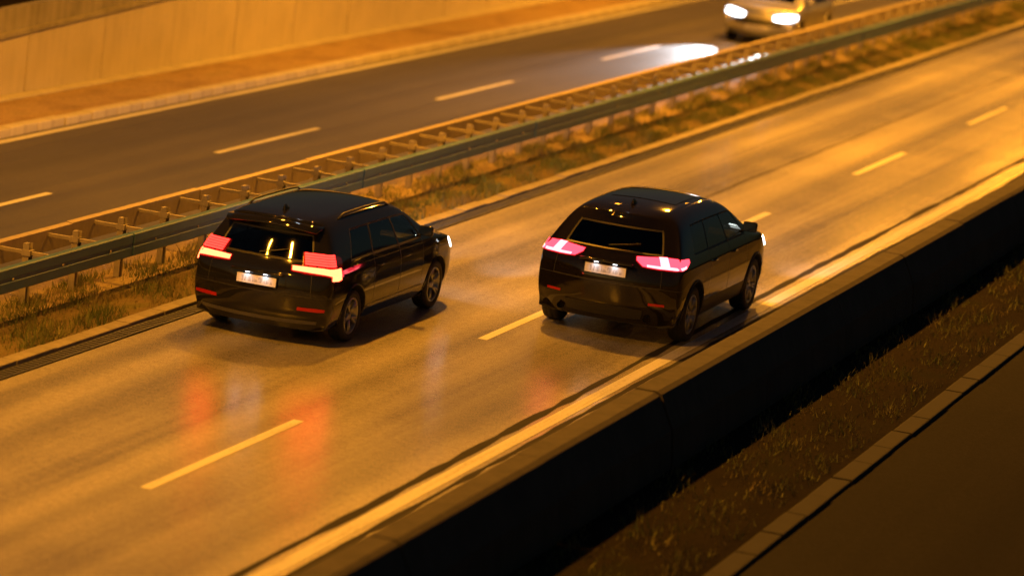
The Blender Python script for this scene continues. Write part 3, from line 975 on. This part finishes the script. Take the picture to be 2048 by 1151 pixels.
def detail_right(car, S, X):
    common_detail(car, S, X)
    P = X['patch']; ya = X['rear'] + 1.0
    for sx in (-1, 1):
        tl = P('tail_light', ya, [(.36, 1.0, 1.06), (.44, .94, 1.065), (.62, .93, 1.08), (.80, .93, 1.085), (.96, .96, 1.08), (1.10, 1.01, 1.07)], .010, CARM['lens_dark'], car, sx)
        P('light_panel', ya, [(.375, 1.012, 1.05), (.45, .955, 1.055), (.62, .945, 1.065), (.80, .945, 1.07), (.96, .97, 1.07), (1.08, 1.02, 1.06)], .016, TAIL_B, tl, sx, rows=2, depth=.004)
        P('light_bar', ya, [(.50, .952, .975), (.64, .946, .972), (.82, .946, .975), (.96, .972, .998)], .021, TAIL_B_HOT, tl, sx, rows=1, depth=.004)
        P('light_block', ya, [(.66, .972, 1.07), (.76, .972, 1.072)], .021, TAIL_B_HOT, tl, sx, rows=1, depth=.004)
        P('bumper_reflector', ya, [(.55, .50, .53), (.72, .50, .53)], .006, CARM['reflector'], car, sx, rows=1)
        # exhaust tip
        p, n_ = X['hit']((sx * .55, ya, .34), (0, -1, 0))
        bm = bmesh.new()
        add_tube(bm, [(0, .12, 0), (0, -.03, 0)], .042, 16, cap=False)
        add_tube(bm, [(0, -.03, 0), (0, .10, 0)], .036, 16, cap=False)
        bm_obj('exhaust_tip', bm, CARM['chrome'], car, smooth=True, loc=(sx * .55, p.y, .32))
    P('diffuser', ya, [(0, .30, .44), (.3, .30, .44), (.5, .31, .43)], .010, CARM['black'], car, 1, rows=2)
    P('diffuser', ya, [(0, .30, .44), (.3, .30, .44), (.5, .31, .43)], .010, CARM['black'], car, -1, rows=2)
    plate_and_lamps(car, X, .86, -1.2)
    wiper(car, X, 1.13, 1.3, -1.0)
    # glass sunroof, reflecting the sky
    v = []; f = []
    for a, y in enumerate(np.linspace(-.95, .35, 8)):
        for b_, x in enumerate(np.linspace(-.42, .42, 8)):
            p, n_ = X['hit']((x, y, 1.2), (0, 0, 1)); v.append(p + Vector((0, 0, .006)))
            if a and b_: f.append(((a - 1) * 8 + b_ - 1, (a - 1) * 8 + b_, a * 8 + b_, a * 8 + b_ - 1))
    mesh_obj('sunroof', v, f, CARM['sunroof'], car, smooth=True)
CARM['sunroof'] = simple('sunroof_glass', (.01, .01, .012), .04, spec=.8)

def detail_oncoming(car, S, X):
    common_detail(car, S, X)
    P = X['patch']
    z = .42
    p, n_ = X['hit']((0, X['front'] - 1.0, z), (0, 1, 0))
    pl = mesh_obj('number_plate', *box_geo((0, 0, 0), (.52, .012, .11)), CARM['plate'], car); pl.location = (0, p.y + .02, z); pl.rotation_euler = (0, 0, PI)
    ya = X['rear'] + 1.0
    for sx in (-1, 1):
        P('tail_light', ya, [(.44, .98, 1.08), (.62, .95, 1.1), (.80, .95, 1.1), (1.0, .98, 1.08)], .010, CARM['lens_dark'], car, sx)

paint_left = simple('dark_grey_paint', (.010, .0098, .0115), .4, spec=.0, coat=1.0)
paint_right = simple('black_brown_paint', (.009, .0075, .007), .4, spec=.0, coat=1.0)
paint_silver = simple('silver_paint', (.5, .51, .52), .3, metal=.7, coat=1.0)

LEFT = dict(label='dark grey high-roofed hatchback with blocky red tail lights in the left lane', paint=paint_left, wb=2.92, ro=.95, fo=.95, W=1.88, H=1.57, clear=.20,
            Z=[.22, .42, .66, .90, 1.03, 1.47, 1.57], HW=[.93, 1.0, 1.01, .99, .95, .76, .60], r3=.02, r4=.08, bow_r=.16,
            Y5=[-2.05, -1.84, -1.30, -.74, .04, .62, .74], Y6=[-2.10, -1.78, -1.30, -.70, .02, .34, .42], roofz=[-.04, -.01, 0, .01, .0, -.03, -.07],
            hood=[1.06, 1.01, .92, .80], wheel_r=.325, wheel_w=.215, spokes=5, tinted=('rear_window', 'rear_side_window_left', 'rear_side_window_right'),
            head_z=.76, head_mat=CARM['head_on'], beam=800, detail=detail_left)
RIGHT = dict(label='black crossover with slanted crimson tail lights in the right lane beside the barrier', paint=paint_right, wb=2.78, ro=.82, fo=.86, W=1.88, H=1.60, clear=.23,
             Z=[.24, .46, .74, .96, 1.08, 1.50, 1.60], HW=[.94, 1.0, 1.01, .99, .94, .75, .58], r3=.03, r4=.14, bow_r=.20,
             Y5=[-1.74, -1.58, -1.2, -.70, .04, .60, .72], Y6=[-1.72, -1.5, -1.15, -.68, .02, .32, .40], roofz=[-.09, -.04, -.005, .01, .0, -.03, -.08],
             hood=[1.07, 1.03, .96, .84], wheel_r=.345, wheel_w=.225, spokes=7, cladding=True, tinted=('rear_window', 'rear_side_window_left', 'rear_side_window_right'),
             head_z=.80, head_mat=CARM['head_on'], beam=800, detail=detail_right)
ONC = dict(label='pale silver car approaching with glaring white headlights on the far carriageway', paint=paint_silver, wb=2.65, ro=.80, fo=.84, W=1.80, H=1.48, clear=.19,
           Z=[.2, .40, .64, .86, .98, 1.38, 1.48], HW=[.93, 1.0, 1.01, .99, .95, .76, .6], r3=.02, r4=.10, bow_r=.18,
           Y5=[-1.75, -1.58, -1.2, -.72, .04, .56, .68], Y6=[-1.75, -1.5, -1.15, -.68, .02, .28, .36], roofz=[-.06, -.02, 0, .01, .0, -.03, -.07],
           hood=[.98, .94, .86, .74], wheel_r=.315, wheel_w=.205, spokes=6, tinted=(), head_z=.68, head_mat=emitter('headlamp_dazzling', (.92, .96, 1.0), 9), beam=8000, dip=.16, toe=-.03, cone=29, detail=detail_oncoming)

make_car(LEFT, (-15.85, 40.95, 0))
rc = make_car(RIGHT, (-12.60, 44.72, 0))
rc.scale = (1.07, 1.07, 1.07)
make_car(ONC, (-20.85, 82.3, 0), PI)

# ------------------------------------------------------------------ street lighting: lamps hung on a cable along the median
LAMP_H = 10.6
def mast(y, label):
    t = empty('lamp_mast', (-18.7, y, 0)); tag(t, label, 'lamp mast', 'masts of the median lighting')
    bm = bmesh.new(); add_tube(bm, [(0, 0, -.05), (0, 0, 6), (0, 0, 13.2)], [.16, .12, .08], 16); bm_obj('pole', bm, M['pole'], t, smooth=True)
    bm = bmesh.new(); add_tube(bm, [(0, 0, -.05), (0, 0, .5)], [.22, .2], 16); bm_obj('base', bm, M['pole'], t)
    bm = bmesh.new(); add_box(bm, (0, 0, 13.2), (.2, .5, .1)); bm_obj('cable_clamp', bm, M['pole'], t)
MY = (6.0, 114.0)
mast(MY[0], 'tall steel lamp mast on the median near the viewer'); mast(MY[1], 'tall steel lamp mast on the median far ahead')
def cable_z(y):
    t = (y - MY[0]) / (MY[1] - MY[0])
    return 13.15 - 4 * 2.0 * t * (1 - t)
bm = bmesh.new()
add_tube(bm, [(-18.7, y, cable_z(y)) for y in np.linspace(MY[0], MY[1], 40)], .014, 6)
tag(bm_obj('span_cable', bm, M['pole']), 'steel cable spanning between the two median lamp masts', 'cable')
LAMPS = [(15.2, 3400), (31.7, 2800), (48.2, 4100), (64.7, 4500), (81.2, 5000), (97.7, 5300)]
words = ['nearest', 'second', 'third', 'fourth', 'fifth', 'farthest']
for (y, e), w_ in zip(LAMPS, words):
    zc = LAMP_H
    t = empty('hanging_lamp', (-18.7, y, zc)); tag(t, w_ + ' sodium lamp hung on the median cable', 'street lamp', 'sodium lamps over the median')
    bm = bmesh.new(); add_tube(bm, [(0, 0, .12), (0, 0, cable_z(y) - zc + .01)], .012, 6); bm_obj('hanger', bm, M['pole'], t)
    bm = bmesh.new(); add_tube(bm, [(-1.5, 0, .16), (0, 0, .13), (1.5, 0, .16)], .022, 8); bm_obj('cross_arm', bm, M['pole'], t)
    for sx in (-1, 1):
        bm = bmesh.new()
        vs2 = add_box(bm, (0, 0, .06), (.34, .74, .14))
        for v_ in vs2:
            if v_.co.z > .06: v_.co.x *= .6; v_.co.y *= .75
        hd = bm_obj('lamp_head', bm, M['pole'], t, bevel=.02, loc=(sx * 1.5, 0, 0))
        ln = mesh_obj('lamp_lens', *box_geo((0, 0, -.022), (.24, .6, .02)), M['sodium'], hd)
        l = bpy.data.lights.new('lamp_light', 'AREA'); l.shape = 'RECTANGLE'; l.size = .24; l.size_y = .6
        l.energy = e * (1.0 if sx > 0 else .5); l.color = SODIUM; l.spread = math.radians(165)
        o = bpy.data.objects.new('lamp_light', l); COL.objects.link(o); o.parent = t
        o.location = (sx * 1.5, 0, -.05); o.rotation_euler = (0, math.radians(-24 if sx > 0 else 34), 0)
